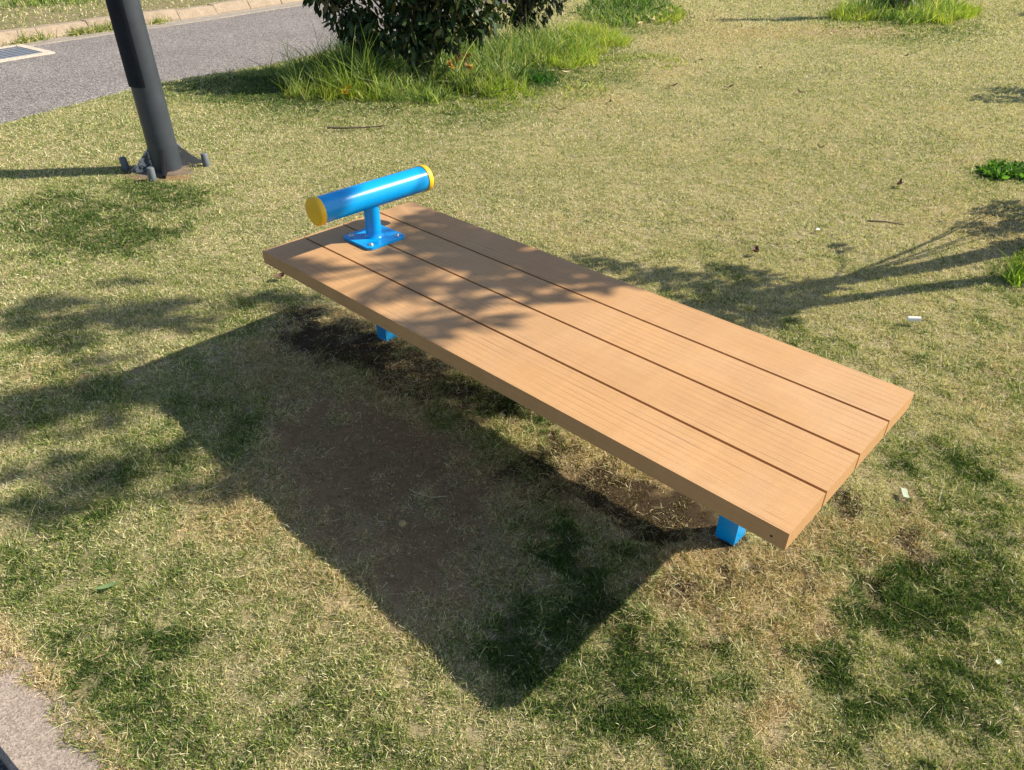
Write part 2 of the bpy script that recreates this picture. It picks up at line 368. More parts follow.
STRAW = np.array([[.68, .60, .35], [.60, .54, .30], [.77, .70, .47], [.55, .50, .26], [.65, .58, .38]])
GRN = np.array([[.21, .28, .055], [.15, .23, .045], [.29, .345, .085], [.105, .18, .038], [.34, .37, .11]])
DRK = np.array([[.045, .09, .018], [.06, .11, .022], [.08, .14, .03]])
BRN = np.array([[.56, .43, .235], [.40, .285, .145], [.66, .52, .30], [.72, .59, .37]])
def blade_colours(x, y, g, de, rnd):
    n = len(x); i = rng.integers(0, 5, n); col = STRAW[i].copy()
    isg = rnd < (.14 + .80 * g); col[isg] = GRN[i[isg]]
    dk = isg & (rng.random(n) < sstep(.62, 1.05, g) * .75); col[dk] = DRK[rng.integers(0, 3, dk.sum())]
    br = (~isg) & (rng.random(n) < de * .9 + .05); col[br] = BRN[rng.integers(0, 4, br.sum())]
    k = rng.normal(1, .16, n)[:, None]
    return np.clip(col * k, .01, .8)

# ------------------------------------------------------------------ lawn sheet, ground, road, kerb
xs = np.concatenate([[-60, -40, -25, -16, -12, -9, -7.5], np.arange(-6, -2.4, .08), np.arange(-2.4, 2.6, .025), np.arange(2.6, 9, .1), [10, 12, 16, 25, 40, 60, 90]])
ys = np.concatenate([[-60, -40, -25, -14, -8, -4, -2, -1], np.arange(.3, 4.5, .025), np.arange(4.5, 5, .05), np.arange(5, 13.5, .08), [14, 15, 17, 20, 25, 32, 42, 60, 90]])
GX, GY = np.meshgrid(xs, ys); nx_, ny_ = len(xs), len(ys)
sd, qx, qy, _, _ = lawn_sd(GX.ravel(), GY.ravel())
x = GX.ravel().copy(); y = GY.ravel().copy()
idx = np.arange(nx_ * ny_).reshape(ny_, nx_)
F = np.stack([idx[:-1, :-1], idx[:-1, 1:], idx[1:, 1:], idx[1:, :-1]], -1).reshape(-1, 4)
ins = sd > 0; keep = ins[F].any(1); F = F[keep]
out = ~ins; x[out] = qx[out]; y[out] = qy[out]
used = np.unique(F); remap = np.zeros(nx_ * ny_, int); remap[used] = np.arange(len(used)); F = remap[F]; x = x[used]; y = y[used]
z = ground_z(x, y)
cx, cy = x, y; g, de, so = cover(cx, cy)
sc_ = np.array([.34, .285, .165])[None] * (1 - g[:, None] * .35) + g[:, None] * .25 * np.array([.03, .06, .0])[None]
sc_ = sc_ * (1 - de[:, None]) + de[:, None] * np.array([.38, .29, .165])
sc_ = sc_ * (1 - so[:, None]) + so[:, None] * np.array([.25, .168, .085])
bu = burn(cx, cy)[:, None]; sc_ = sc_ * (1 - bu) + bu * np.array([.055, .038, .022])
lawn = quads('lawn', np.stack([x, y, z], 1), F, m_soil, col=sc_, smooth=True, dom='POINT')
tag(lawn, 'patchy lawn ground of thatch and bare brown soil', kind='structure')

def sheet(name, polylineA, polylineB, z, mat):
    bm = bmesh.new(); n = 160
    def res(L):
        d = np.r_[0, np.cumsum(np.hypot(*np.diff(L, axis=0).T))]; t = np.linspace(0, d[-1], n)
        return np.stack([np.interp(t, d, L[:, 0]), np.interp(t, d, L[:, 1])], 1)
    a = [bm.verts.new((*p, z)) for p in res(polylineA)]; b_ = [bm.verts.new((*p, z)) for p in res(polylineB)]
    for i in range(n - 1): bm.faces.new((a[i], a[i + 1], b_[i + 1], b_[i]))
    return frombm(name, bm, mat)
def offs(L, d):
    T = np.gradient(L, axis=0); T = T / np.linalg.norm(T, axis=1, keepdims=True)
    return L + np.stack([T[:, 1], -T[:, 0]], 1) * d           # + = to the right
def smoothline(L, n=300):
    d = np.r_[0, np.cumsum(np.hypot(*np.diff(L, axis=0).T))]; t = np.linspace(0, d[-1], n)
    P = np.stack([np.interp(t, d, L[:, 0]), np.interp(t, d, L[:, 1])], 1)
    for _ in range(3):
        P[1:-1] = (P[:-2] + 2 * P[1:-1] + P[2:]) / 4
    return P
bm = bmesh.new(); box(bm, -110, 110, -90, 130, -.40, -.125)
m_far = paint('rough ground', (.20, .17, .09), .95, .25, spec=.1)
tag(frombm('ground', bm, m_far), 'bare ground under lawn and road', kind='structure')
FAR = smoothline(ROAD_FAR)
GUT = offs(FAR, .24)
tag(sheet('road', offs(ROAD_NEAR, .25), offs(FAR, .16), -.022, m_road), 'worn pebbly grey asphalt road', kind='structure')
# gutter with shallow dish
bm = bmesh.new(); prev = None
sect = [(0.0, -.004), (.06, -.012), (.14, -.014), (.22, -.012), (.225, -.03)]
for p, T in zip(FAR, np.gradient(FAR, axis=0)):
    T = T / np.linalg.norm(T); nrm = np.array([T[1], -T[0]])
    row = [bm.verts.new((*(p + nrm * (o + (.012 * math.sin(p[1] * 7) if k > 2 else 0))), zz)) for k, (o, zz) in enumerate(sect)]
    if prev:
        for i in range(len(sect) - 1): bm.faces.new((prev[i], prev[i + 1], row[i + 1], row[i]))
    prev = row
tag(frombm('gutter', bm, m_gutter), 'pale concrete gutter strip along the kerb', kind='structure')
# kerb stones: closed lengths with joints
def kerb_run(line, sect, step, gap, mat, name, lab, jit=.004, s0=0):
    d = np.r_[0, np.cumsum(np.hypot(*np.diff(line, axis=0).T))]
    bm = bmesh.new(); s = s0; r = np.random.default_rng(5)
    def P(t):
        q = np.array([np.interp(t, d, line[:, 0]), np.interp(t, d, line[:, 1])]); q2 = np.array([np.interp(t + .05, d, line[:, 0]), np.interp(t + .05, d, line[:, 1])])
        T = (q2 - q); T = T / max(np.linalg.norm(T), 1e-6); return q, np.array([T[1], -T[0]])
    while s + step < d[-1] - .1:
        dz = r.normal(0, jit); do = r.normal(0, jit)
        K = 4; rows = []
        for k in range(K + 1):
            q, nn = P(s + gap + (step - gap) * k / K)
            e = .012 if k in (0, K) else 0
            rows.append([bm.verts.new((*(q + nn * (o + do)), zz + dz + (r.normal(0, .0015)) - (e * .4 if zz > 0 else 0))) for o, zz in sect])
        n = len(sect)
        for a_, b_ in zip(rows[:-1], rows[1:]):
            for i in range(n): bm.faces.new((a_[i], a_[(i + 1) % n], b_[(i + 1) % n], b_[i]))
        bm.faces.new(rows[0][::-1]); bm.faces.new(rows[-1]); s += step
    o = frombm(name, bm, mat); tag(o, lab, kind='structure'); return o
kerb_run(FAR, [(0.0, -.06), (-.004, .012), (-.05, .100), (-.062, .112), (-.17, .114), (-.18, .104), (-.18, -.06)], .6, .012, m_kerb, 'kerb', 'weathered concrete kerb beyond the road', s0=.33)
# verge
VX = offs(FAR, -.175); VB = offs(FAR, -40)
tag(sheet('verge', VX[::-1], VB[::-1], .095, m_far), 'grassy verge behind the kerb', kind='structure')
# edging in the near left corner, lower path beyond it
EL = smoothline(EDGE, 400)
kerb_run(EL, [(-.03, -.003), (-.03, -.12), (.108, -.12), (.106, -.010), (.098, .000), (-.02, .000)], 1.9, .004, m_slab, 'path_edging', 'pitted beige concrete edging strip in near left corner', jit=.0008, s0=0.9)
tag(sheet('path', offs(EL, .09), offs(EL, 6), -.10, m_path), 'dark path below the concrete edging', kind='structure')

# ------------------------------------------------------------------ turf
def pick(pal, n, sg=.15):
    return np.clip(pal[rng.integers(0, len(pal), n)] * rng.normal(1, sg, n)[:, None], .008, .8)
def sample_turf(dens, d0, d1, margin):
    y0 = max(.3, d0 * .55); area_pts = []
    n = int(dens * (2 * (d1 * .80 + margin + .4)) * (d1 - y0 + .2))
    xx = (rng.random(n) * 2 - 1) * (d1 * .80 + margin + .4); yy = y0 + rng.random(n) * (d1 + .1 - y0)
    r = np.hypot(xx, yy); m = (r >= d0) & (r < d1) & (np.abs(xx) < yy * .80 + margin + .35)
    return xx[m], yy[m]
TV = []; TF = []; TC = []; base = 0
bands = [(.6, 1.6, 270000, .68, .0098), (1.6, 2.4, 205000, .76, .0102), (2.4, 3.4, 105000, .98, .0112), (3.4, 5.0, 50000, 1.25, .0115), (5.0, 7.2, 22000, 1.7, .0135), (7.2, 10, 9500, 2.4, .016), (10, 15, 4000, 3.8, .020)]
BC = np.array([.062, 1.781])      # bench centre on the ground
for d0, d1, dens, wk, hl in bands:
    x, y = sample_turf(dens, d0, d1, .45)
    sd, _, _, a_, b_ = lawn_sd(x, y)
    rag = (fbm(x, y, 7, 301, 3) - .36) * .10 + (fbm(x, y, 30, 311, 2) - .5) * .04
    ok = sd + rag > .004
    x, y = x[ok], y[ok]; g, de, so = cover(x, y)
    ok = rng.random(len(x)) > so * .95
    # small gaps and thinner places
    th = fbm(x, y, 26, 401, 2)
    ok &= rng.random(len(x)) < sstep(.18, .42, th) * .5 + .5
    x, y, g, de, so, th = [q[ok] for q in (x, y, g, de, so, th)]
    n = len(x); az = rng.random(n) * 2 * PI + (fbm(x, y, 9, 501, 2) - .5) * 4
    inc = np.clip(rng.normal(.72, .38, n) + de * .25, .1, 1.5)      # from vertical
    D = np.stack([np.cos(az) * np.sin(inc), np.sin(az) * np.sin(inc), np.cos(inc)], 1)
    L = hl * np.clip(rng.lognormal(0, .32, n), .4, 2.2) * (.35 + .75 * th + .55 * vnoise(x * 38, y * 38, 77)) * (1 + .6 * np.clip(g - .4, 0, .6)) * (1 + .3 * de) * (1 - .35 * so)
    W = .0021 * wk * np.clip(rng.normal(1, .25, n), .5, 1.7)
    a2 = rng.random(n) * 2 * PI; S = np.stack([np.cos(a2), np.sin(a2), rng.normal(0, .5, n)], 1)
    S = unit(np.cross(D, S)); bend = np.stack([rng.normal(0, .28, n), rng.normal(0, .28, n), -rng.random(n) * .35], 1)
    P = np.stack([x, y, ground_z(x, y) - .002], 1)
    # keep tips above the soil
    tip = D[:, 2] + bend[:, 2]; D[:, 2] += np.maximum(0, .12 - tip)
    bu = burn(x, y); col = blade_colours(x, y, g, np.clip(de + bu, 0, 1), rng.random(n))
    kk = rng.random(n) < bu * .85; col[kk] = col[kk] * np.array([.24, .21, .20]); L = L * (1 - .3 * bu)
    V, F = strips(P, D, L, S, W, bend, [.8, 1, .15])
    TV.append(V); TF.append(F + base); TC.append(np.repeat(col, 2, 0)); base += len(V)
# loose dead straws lying on the turf
for d0, d1, dens, wk in ((.6, 2.4, 9000, .8), (2.4, 4.2, 3600, 1.1), (4.2, 7, 1100, 1.7)):
    x, y = sample_turf(dens, d0, d1, .3); g, de, so = cover(x, y); bu = burn(x, y)
    ok = (lawn_sd(x, y)[0] > .01) & (rng.random(len(x)) < (.16 + .84 * np.clip(de, 0, 1) * (1 - .5 * bu)) * (1 - .93 * np.clip(so * 1.3, 0, 1))); x, y, de = x[ok], y[ok], de[ok]; n = len(x)
    az = rng.random(n) * 2 * PI; inc = np.clip(rng.normal(1.25, .22, n), .5, 1.52)
    D = np.stack([np.cos(az) * np.sin(inc), np.sin(az) * np.sin(inc), np.cos(inc)], 1)
    L = .019 * wk * np.clip(rng.lognormal(0, .45, n), .4, 2.8); W = .0012 * wk * np.ones(n)
    S = unit(np.cross(D, np.stack([rng.normal(0, .4, n), rng.normal(0, .4, n), np.ones(n)], 1))); bend = np.stack([rng.normal(0, .35, n), rng.normal(0, .35, n), -rng.random(n) * .2], 1)
    V, F = strips(np.stack([x, y, ground_z(x, y) + .003 + rng.random(n) * .005], 1), D, L, S, W, bend, [.8, 1, .9, .3])
    TV.append(V); TF.append(F + base); TC.append(np.repeat(pick(np.concatenate([STRAW, BRN, BRN]), n, .2), 3, 0)); base += len(V)
grass = quads('grass', np.concatenate(TV), np.concatenate(TF), m_blade, col=np.concatenate(TC))
tag(grass, 'short patchy straw and green turf around the bench', 'grass', kind='stuff')
print('turf faces', len(grass.data.polygons))

# verge grass
def tall_mesh(pts, lens, lean, width, cols, prof=(.7, 1, .75, .1), drop=.35):
    n = len(pts); az = rng.random(n) * 2 * PI; inc = np.abs(rng.normal(0, lean, n))
    D = np.stack([np.cos(az) * np.sin(inc), np.sin(az) * np.sin(inc), np.cos(inc)], 1)
    S = unit(np.cross(D, np.stack([rng.normal(0, 1, n), rng.normal(0, 1, n), rng.normal(0, .3, n)], 1)))
    bend = np.stack([np.cos(az) * drop * rng.random(n) * 1.3, np.sin(az) * drop * rng.random(n) * 1.3, -drop * rng.random(n)], 1)
    V, F = strips(pts, D, lens, S, width, bend, list(prof))
    return V, F, np.repeat(cols, len(prof) - 1, 0)
n = 60000; x = -9 + rng.random(n) * 12; y = 6 + rng.random(n) * 11
d, s, _, _ = seg_dist(x, y, FAR[60:220]); ok = (s < 0) & (d > .15) & (d < 3.2); x, y, d = x[ok], y[ok], d[ok]
gg = fbm(x, y, 2.2, 71)
cols = np.where((rng.random(len(x)) < .25 + .9 * (gg - .2))[:, None], pick(GRN, len(x)), pick(STRAW, len(x)))
V, F, Cc = tall_mesh(np.stack([x, y, np.full(len(x), .092)], 1), .021 * rng.lognormal(0, .4, len(x)) * (1 + .8 * sstep(.55, 1.3, d)), .8, .009 * np.clip(rng.normal(1, .2, len(x)), .5, 2), cols, (.8, 1, .2))
tag(quads('verge_grass', V, F, m_blade, col=Cc), 'short yellow green grass on the verge behind the kerb', 'grass', kind='stuff')
n = 26000; x = -11 + rng.random(n) * 10; y = 8 + rng.random(n) * 8
d, s, _, _ = seg_dist(x, y, FAR[60:220]); w_ = fbm(x, y, 1.7, 81)
ok = (s < 0) & (d > 1.75 + (w_ - .5) * 1.2) & (d < 2.6); x, y = x[ok], y[ok]
LUSH = 1.25 * np.array([[.10, .18, .035], [.15, .24, .045], [.05, .10, .02], [.20, .28, .07], [.28, .33, .09], [.42, .40, .20], [.07, .13, .04]])
V, F, Cc = tall_mesh(np.stack([x, y, np.full(len(x), .09)], 1), .17 * rng.lognormal(0, .4, len(x)), .4, .011 * np.ones(len(x)), pick(LUSH, len(x)))
tag(quads('verge_weeds', V, F, m_tall, col=Cc), 'tall green weeds at the back of the verge', 'weeds', kind='stuff')
# weeds in the kerb joints
pts = []
for (u, v, ru, n) in ((95, 26, 26, 900), (66, 30, 6, 250), (18, 38, 14, 350), (138, 18, 8, 200)):
    q = at(u, v, .02); T = np.array([.52, .85])
    t = rng.normal(0, .5, n) * ru / 60; o = rng.normal(0, .025, n)
    dd, ss, nx, ny = seg_dist(q[0] + T[0] * t, q[1] + T[1] * t, FAR)
    pts.append(np.stack([nx + o * .8 + .015, ny - o * .5, np.full(n, -.01)], 1))
pts = np.concatenate(pts); n = len(pts)
V, F, Cc = tall_mesh(pts, .075 * rng.lognormal(0, .35, n), .7, .007 * np.ones(n), np.where((rng.random(n) < .35)[:, None], pick(STRAW, n), pick(GRN, n)))
tag(quads('kerb_weeds', V, F, m_tall, col=Cc), 'low weeds growing along the foot of the kerb', 'weeds', kind='stuff')

# tall grass round the shrubs
def region(L, n, warp=.25, s=600):
    pts = []
    for (cx, cy, rx, ry, w) in L:
        c, Mi = blob(cx, cy, rx, ry); Mm = np.linalg.inv(Mi); k = int(n * w)
        a = rng.random(k) * 2 * PI; r = np.sqrt(rng.random(k)) * (1 + (vnoise(np.cos(a) * 3 + cx, np.sin(a) * 3 + cy, 9) - .5) * .6)
        e = np.stack([np.cos(a) * r, np.sin(a) * r]); p = c[:, None] + Mm @ e
        pts.append(p.T)
    p = np.concatenate(pts); return p[lawn_sd(p[:, 0], p[:, 1])[0] > .02]
YEL = 1.3 * np.array([[.22, .30, .035], [.30, .34, .05], [.16, .25, .03], [.34, .34, .10]])
allV = []; allF = []; allC = []; base = 0
def addtall(p, ln, lean, wd, pal, prof=(.7, 1, .75, .1), drop=.35, dens_noise=True):
    global base
    if dens_noise:
        k = fbm(p[:, 0], p[:, 1], 6, 640, 3); p = p[rng.random(len(p)) < sstep(.36, .58, k) * .92 + .08]
    n = len(p); hk = .25 + 1.5 * fbm(p[:, 0], p[:, 1], 3.4, 650, 3)
    V, F, Cc = tall_mesh(np.concatenate([p, np.zeros((n, 1))], 1), ln * hk * .86 * rng.lognormal(0, .42, n), lean, .85 * wd * np.clip(rng.normal(1, .25, n), .5, 2), pick(pal, n, .22), prof, drop)
    allV.append(V); allF.append(F + base); allC.append(Cc); base += len(V)
addtall(region([(400, 84, 75, 16, .8), (455, 68, 60, 20, 1), (520, 55, 50, 17, 1), (310, 86, 30, 10, .22), (560, 50, 40, 12, .5)], 9000), .14, .45, .0062, LUSH)
addtall(region([(590, 42, 34, 11, 1), (570, 60, 30, 9, .5), (470, 92, 50, 8, .5), (345, 98, 50, 5, .4)], 5200), .10, .45, .006, YEL)
addtall(region([(355, 92, 22, 6, 1)], 900), .24, .4, .0065, np.array([[.19, .28, .05], [.25, .34, .08], [.14, .22, .04]]), drop=.5)      # the arching bright clump
addtall(region([(345, 78, 50, 13, 1), (380, 66, 50, 14, 1)], 5000), .16, .45, .006, np.array([[.06, .12, .022], [.09, .15, .03], [.04, .085, .02]]))
addtall(region([(250, 74, 50, 4, .35), (300, 72, 26, 6, .5)], 2600), .07, .5, .006, LUSH)
addtall(region([(440, 88, 60, 12, 1), (500, 84, 40, 10, .6), (420, 70, 40, 12, .6)], 2600), .11, .5, .014, np.array([[.16, .22, .06], [.22, .28, .09], [.10, .15, .05]]), (.15, 1, .9, .1), .5)      # broad leaved weeds
addtall(region([(535, 84, 22, 5, 1)], 1500), .08, .7, .009, np.array([[.035, .11, .02], [.05, .15, .03]]))
addtall(region([(470, 100, 90, 12, .8), (560, 88, 60, 12, .4), (640, 62, 40, 9, .4)], 3600), .035, .6, .0065, np.concatenate([GRN, YEL, STRAW[:2]]))
tag(quads('tall_grass', np.concatenate(allV), np.concatenate(allF), m_tall, col=np.concatenate(allC)), 'lush tall green grass and weeds growing round the two shrubs', 'tall grass', kind='stuff')

# separate clumps of weeds
def clump(name, label, ctr, parts_, mat=m_tall):
    """parts_: list of (blob, n, length, lean, width, palette)"""
    c0 = at(*ctr); vs = []; fs = []; cs = []; b0 = 0
    for (L, n, ln, lean, wd, pal, prof) in parts_:
        p = region(L, n); k = len(p); hk = .6 + .8 * fbm(p[:, 0], p[:, 1], 7, 651, 2)
        V, F, Cc = tall_mesh(np.concatenate([p, np.zeros((k, 1))], 1) - c0, ln * hk * rng.lognormal(0, .3, k), lean, wd * np.clip(rng.normal(1, .25, k), .5, 2), pick(pal, k, .2), prof)
        vs.append(V); fs.append(F + b0); cs.append(Cc); b0 += len(V)
    o = quads(name, np.concatenate(vs), np.concatenate(fs), mat, col=np.concatenate(cs)); o.location = c0
    tag(o, label, 'weeds'); return o
BL = (.7, 1, .75, .1); LF = (.15, 1, .9, .1)
clump('weed_clump', 'low mound of weeds with small pale flowers at the top edge right of the shrubs', (632, 18),
      [([(632, 12, 44, 12, 1)], 3600, .11, .5, .009, LUSH, BL), ([(668, 16, 16, 8, 1)], 700, .07, .6, .010, YEL, BL), ([(625, 10, 40, 9, 1)], 900, .12, .6, .02, np.array([[.06, .12, .03], [.09, .15, .05]]), LF)])
clump('weed_clump', 'large bright green weed clump in the far lawn at top right', (905, 22),
      [([(905, 12, 55, 12, 1)], 4200, .15, .5, .009, LUSH, BL), ([(935, 16, 36, 8, 1), (850, 18, 22, 5, .3)], 2200, .13, .5, .009, YEL, BL), ([(895, 5, 26, 9, 1)], 1500, .24, .45, .016, np.array([[.05, .10, .03], [.07, .13, .04]]), LF)])
clump('weed_clump', 'flat dark green clover like mat at the right edge of the photo', (1005, 174),
      [([(1004, 173, 26, 6, 1), (1040, 174, 30, 9, .8)], 1100, .040, 1.0, .016, np.array([[.08, .18, .03], [.12, .25, .04], [.05, .12, .02]]), LF)])
clump('weed_clump', 'small bright lime tuft beside the tree shadow at the right edge', (1018, 280),
      [([(1016, 281, 9, 6, 1)], 120, .085, .55, .005, np.array([[.22, .36, .04], [.28, .40, .06]]), BL), ([(1035, 262, 24, 16, 1)], 420, .04, .8, .007, GRN, BL)])

# ------------------------------------------------------------------ the bench
Du = np.array([-.7217, .6922]); Dw = np.array([.6922, .7217]); D0 = np.array([.498, .934]); BL_, BW, BZ, BT = 1.802, .619, .4234, .0425
ang = math.atan2(Du[1], Du[0]) 
# local frame: x along the bench (near end -> far end), y = across (so that near side is -y after mirroring)
bc = D0 + Du * BL_ / 2 + Dw * BW / 2
bench = empty('stretching_bench', (bc[0], bc[1], 0), ang)
tag(bench, 'low tan board bench with four planks, blue legs and a blue and yellow roller handle', 'bench')
# local: lx = (u - L/2); ly = -(w - W/2)
def LU(u): return u - BL_ / 2
def LW(w): return -(w - BW / 2)
pw = (BW - 3 * .0080) / 4
for k in range(4):
    w0 = k * (pw + .0080); bm = bmesh.new()
    box(bm, LU(0), LU(BL_), LW(w0 + pw), LW(w0), BZ - BT, BZ)
    o = frombm('plank', bm, m_board, bench, True, .0035, 3)
    if k == 0:
        for uu in (.03,):
            bm = bmesh.new(); cyl(bm, (LU(uu), LW(-.0004), BZ - .026), (LU(uu), LW(.004), BZ - .026), .0028, n=14)
            frombm('screw_hole', bm, m_dark, o)
for u_c in (.235, 1.680):
    bm = bmesh.new(); s_ = .027; wc = .335 if u_c < 1 else .362
    box(bm, LU(u_c) - s_, LU(u_c) + s_, LW(wc) - s_, LW(wc) + s_, -.06, BZ - BT - .041)
    frombm('leg', bm, m_bluedusty_shade if u_c > 1 else m_blue, bench, True, .010 if u_c < 1 else .018, 4)
    bm = bmesh.new(); box(bm, LU(u_c) - .025, LU(u_c) + .025, LW(.58), LW(.045), BZ - BT - .041, BZ - BT - .001)
    frombm('crossbeam', bm, m_dark, bench, True, .003, 2)
uc = BL_ - .183; cxl, cyl_ = LU(uc), LW(BW / 2)
bm = bmesh.new()
hp = .076; R = .018; ring = []
for (sx_, sy_) in ((1, 1), (-1, 1), (-1, -1), (1, -1)):
    a0 = math.atan2(sy_, sx_) - PI / 4
    for i in range(7):
        a = a0 + PI / 2 * i / 6; ring.append((cxl + sx_ * (hp - R) + R * math.cos(a), cyl_ + sy_ * (hp - R) + R * math.sin(a)))
A_ = [bm.verts.new((*p, BZ + .0015)) for p in ring]; B_ = [bm.verts.new((*p, BZ + .0095)) for p in ring]
for i in range(len(ring)): bm.faces.new((A_[i], A_[(i + 1) % len(ring)], B_[(i + 1) % len(ring)], B_[i]))
bm.faces.new(B_); bm.faces.new(A_[::-1])
plate = frombm('mounting_plate', bm, m_blue, bench, True, .0015, 2)
for sx_, sy_ in ((1, 1), (-1, 1), (-1, -1), (1, -1)):
    bm = bmesh.new(); T = Matrix.Translation((cxl + sx_ * .053, cyl_ + sy_ * .053, BZ + .0095))
    lathe(bm, [(.0105, .0), (.0105, .0012), (.0075, .0014), (.0072, .004), (.005, .0062), (.002, .0068), (.0015, .0052), (0, .005)], 20, T)
    frombm('screw', bm, m_zinc, plate, True)
TZ = .572
bm = bmesh.new(); T = Matrix.Translation((cxl, cyl_, BZ + .0095))
lathe(bm, [(.033, .0), (.030, .003), (.0265, .008), (.0255, .015), (.0255, TZ - BZ - .045), (.027, TZ - BZ - .040), (.028, TZ - BZ - .030), (.026, TZ - BZ - .02)], 40, T)
frombm('post', bm, m_blue, bench, True)
tube_l0, tube_l1 = -.197, .222     # along w from the plate centre
bm = bmesh.new()
Rm = Matrix.Translation((cxl, cyl_, TZ)) @ Matrix.Rotation(PI / 2, 4, 'X')    # local z -> -y = +w
RT = .0415
prof = [(RT - .003, tube_l0 + .004), (RT, tube_l0 + .005)] + [(RT, tube_l0 + .005 + (tube_l1 - tube_l0 - .010) * i / 12) for i in range(1, 13)] + [(RT - .003, tube_l1 - .004)]
lathe(bm, prof, 64, Rm)
tube = frombm('roller_tube', bm, m_blue, bench, True)
for e, sgn in ((tube_l0, -1), (tube_l1, 1)):
    bm = bmesh.new()
    p = [(RT - .006, -.006), (RT + .0022, -.005), (RT + .0028, -.003), (RT + .0028, .010), (RT + .001, .0135), (RT - .003, .0152), (RT - .008, .0158), (.018, .0165), (0, .017)]
    lathe(bm, [(r, e + sgn * z_) for r, z_ in p], 56, Rm)
    frombm('end_cap', bm, m_yellow, tube, True)

# ------------------------------------------------------------------ the pole
pb = np.array([-2.062, 4.352])
pole = empty('steel_pole', (pb[0], pb[1], 0)); tag(pole, 'dark slate grey steel pole with gusseted foot standing in the lawn near the road', 'pole')
bm = bmesh.new(); cyl(bm, (0, 0, -.05), (0, 0, 3.9), .083, .068, 48); 
cyl(bm, (0, 0, 3.9), (0, 0, 3.93), .072, .05, 48)
frombm('shaft', bm, m_pole, pole, True)
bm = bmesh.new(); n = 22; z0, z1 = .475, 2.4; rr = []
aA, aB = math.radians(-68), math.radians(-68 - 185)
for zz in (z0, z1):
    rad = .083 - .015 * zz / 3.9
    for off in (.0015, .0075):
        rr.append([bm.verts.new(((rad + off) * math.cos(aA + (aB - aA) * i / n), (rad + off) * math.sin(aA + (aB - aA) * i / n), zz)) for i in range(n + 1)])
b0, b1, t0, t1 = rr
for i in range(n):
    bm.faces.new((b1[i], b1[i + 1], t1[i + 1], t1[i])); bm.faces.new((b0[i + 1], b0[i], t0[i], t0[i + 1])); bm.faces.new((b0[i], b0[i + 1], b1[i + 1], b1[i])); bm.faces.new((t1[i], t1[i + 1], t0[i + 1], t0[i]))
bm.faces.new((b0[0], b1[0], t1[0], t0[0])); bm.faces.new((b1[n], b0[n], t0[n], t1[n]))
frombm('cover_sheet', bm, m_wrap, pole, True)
bm = bmesh.new(); a = math.radians(32)
sq = [(.21 * math.cos(a + PI / 4 + k * PI / 2 - .33), .21 * math.sin(a + PI / 4 + k * PI / 2 - .33)) for k in range(4)]
A_ = [bm.verts.new((*p, -.03)) for p in sq]; B_ = [bm.verts.new((*p, .002)) for p in sq]
for i in range(4): bm.faces.new((A_[i], A_[(i + 1) % 4], B_[(i + 1) % 4], B_[i]))
bm.faces.new(B_); bm.faces.new(A_[::-1]); frombm('base_plate', bm, m_plate, pole, False, .003)
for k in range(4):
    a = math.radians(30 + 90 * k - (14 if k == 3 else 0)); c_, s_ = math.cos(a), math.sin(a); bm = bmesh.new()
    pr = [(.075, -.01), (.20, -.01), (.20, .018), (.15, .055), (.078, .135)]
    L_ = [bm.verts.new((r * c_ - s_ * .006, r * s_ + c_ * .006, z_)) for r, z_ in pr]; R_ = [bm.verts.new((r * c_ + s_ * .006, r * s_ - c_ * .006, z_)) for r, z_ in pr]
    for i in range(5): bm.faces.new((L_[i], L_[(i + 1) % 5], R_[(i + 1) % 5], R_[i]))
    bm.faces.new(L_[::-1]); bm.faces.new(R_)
    frombm('gusset', bm, {2: m_flake_lit, 3: m_black_shade}.get(k, m_gusset), pole, False, .0015)
for (bx, by, lx, ly) in ((-.235, -.03, -.02, .0), (.0, -.222, .01, .0), (.218, .045, -.012, .01), (-.02, .24, 0, 0)):
    bm = bmesh.new(); T = Matrix.Translation((bx, by, 0)) @ Matrix.Rotation(lx * 4, 4, 'Y') 
    lathe(bm, [(.021, -.01), (.0215, .0), (.0205, .068), (.018, .074), (.010, .077), (0, .078)], 20, T)
    frombm('anchor_bolt_sleeve', bm, m_sleeve, pole, True)

# ------------------------------------------------------------------ drain cover by the kerb
d_ = np.array([.44, .90]); d_ /= np.linalg.norm(d_); corner = at(54.7, 51)[:2]
e1 = at(20, 43)[:2] - corner; e2 = at(0, 60)[:2] - corner
fw = 1.0; dc = empty('drain_cover', (corner[0], corner[1], -.014)); tag(dc, 'blue grey drain cover in a pale concrete frame beside the kerb', 'drain cover')
e1u = e1 / np.linalg.norm(e1); L1 = np.linalg.norm(e1); e2u = e2 / np.linalg.norm(e2); L2 = 1.25
def para(bm, a0, a1, b0, b1, z0, z1):
    P = [e1u * a0 + e2u * b0, e1u * a1 + e2u * b0, e1u * a1 + e2u * b1, e1u * a0 + e2u * b1]
    A = [bm.verts.new((*p, z0)) for p in P]; B = [bm.verts.new((*p, z1)) for p in P]
    for i in range(4): bm.faces.new((A[i], A[(i + 1) % 4], B[(i + 1) % 4], B[i]))
    bm.faces.new(B); bm.faces.new(A[::-1])
bm = bmesh.new(); t_ = .085
para(bm, 0, L1, 0, t_, -.02, .006); para(bm, 0, L1, L2 - t_, L2, -.02, .006); para(bm, 0, t_, t_ + .001, L2 - t_ - .001, -.02, .006); para(bm, L1 - t_, L1, t_ + .001, L2 - t_ - .001, -.02, .006)
m_frame = concrete('frame concrete', (.55, .48, .40)); frombm('frame', bm, m_frame, dc)
bm = bmesh.new(); para(bm, t_ + .004, L1 - t_ - .004, t_ + .004, L2 - t_ - .004, -.02, .001)
nb = 16
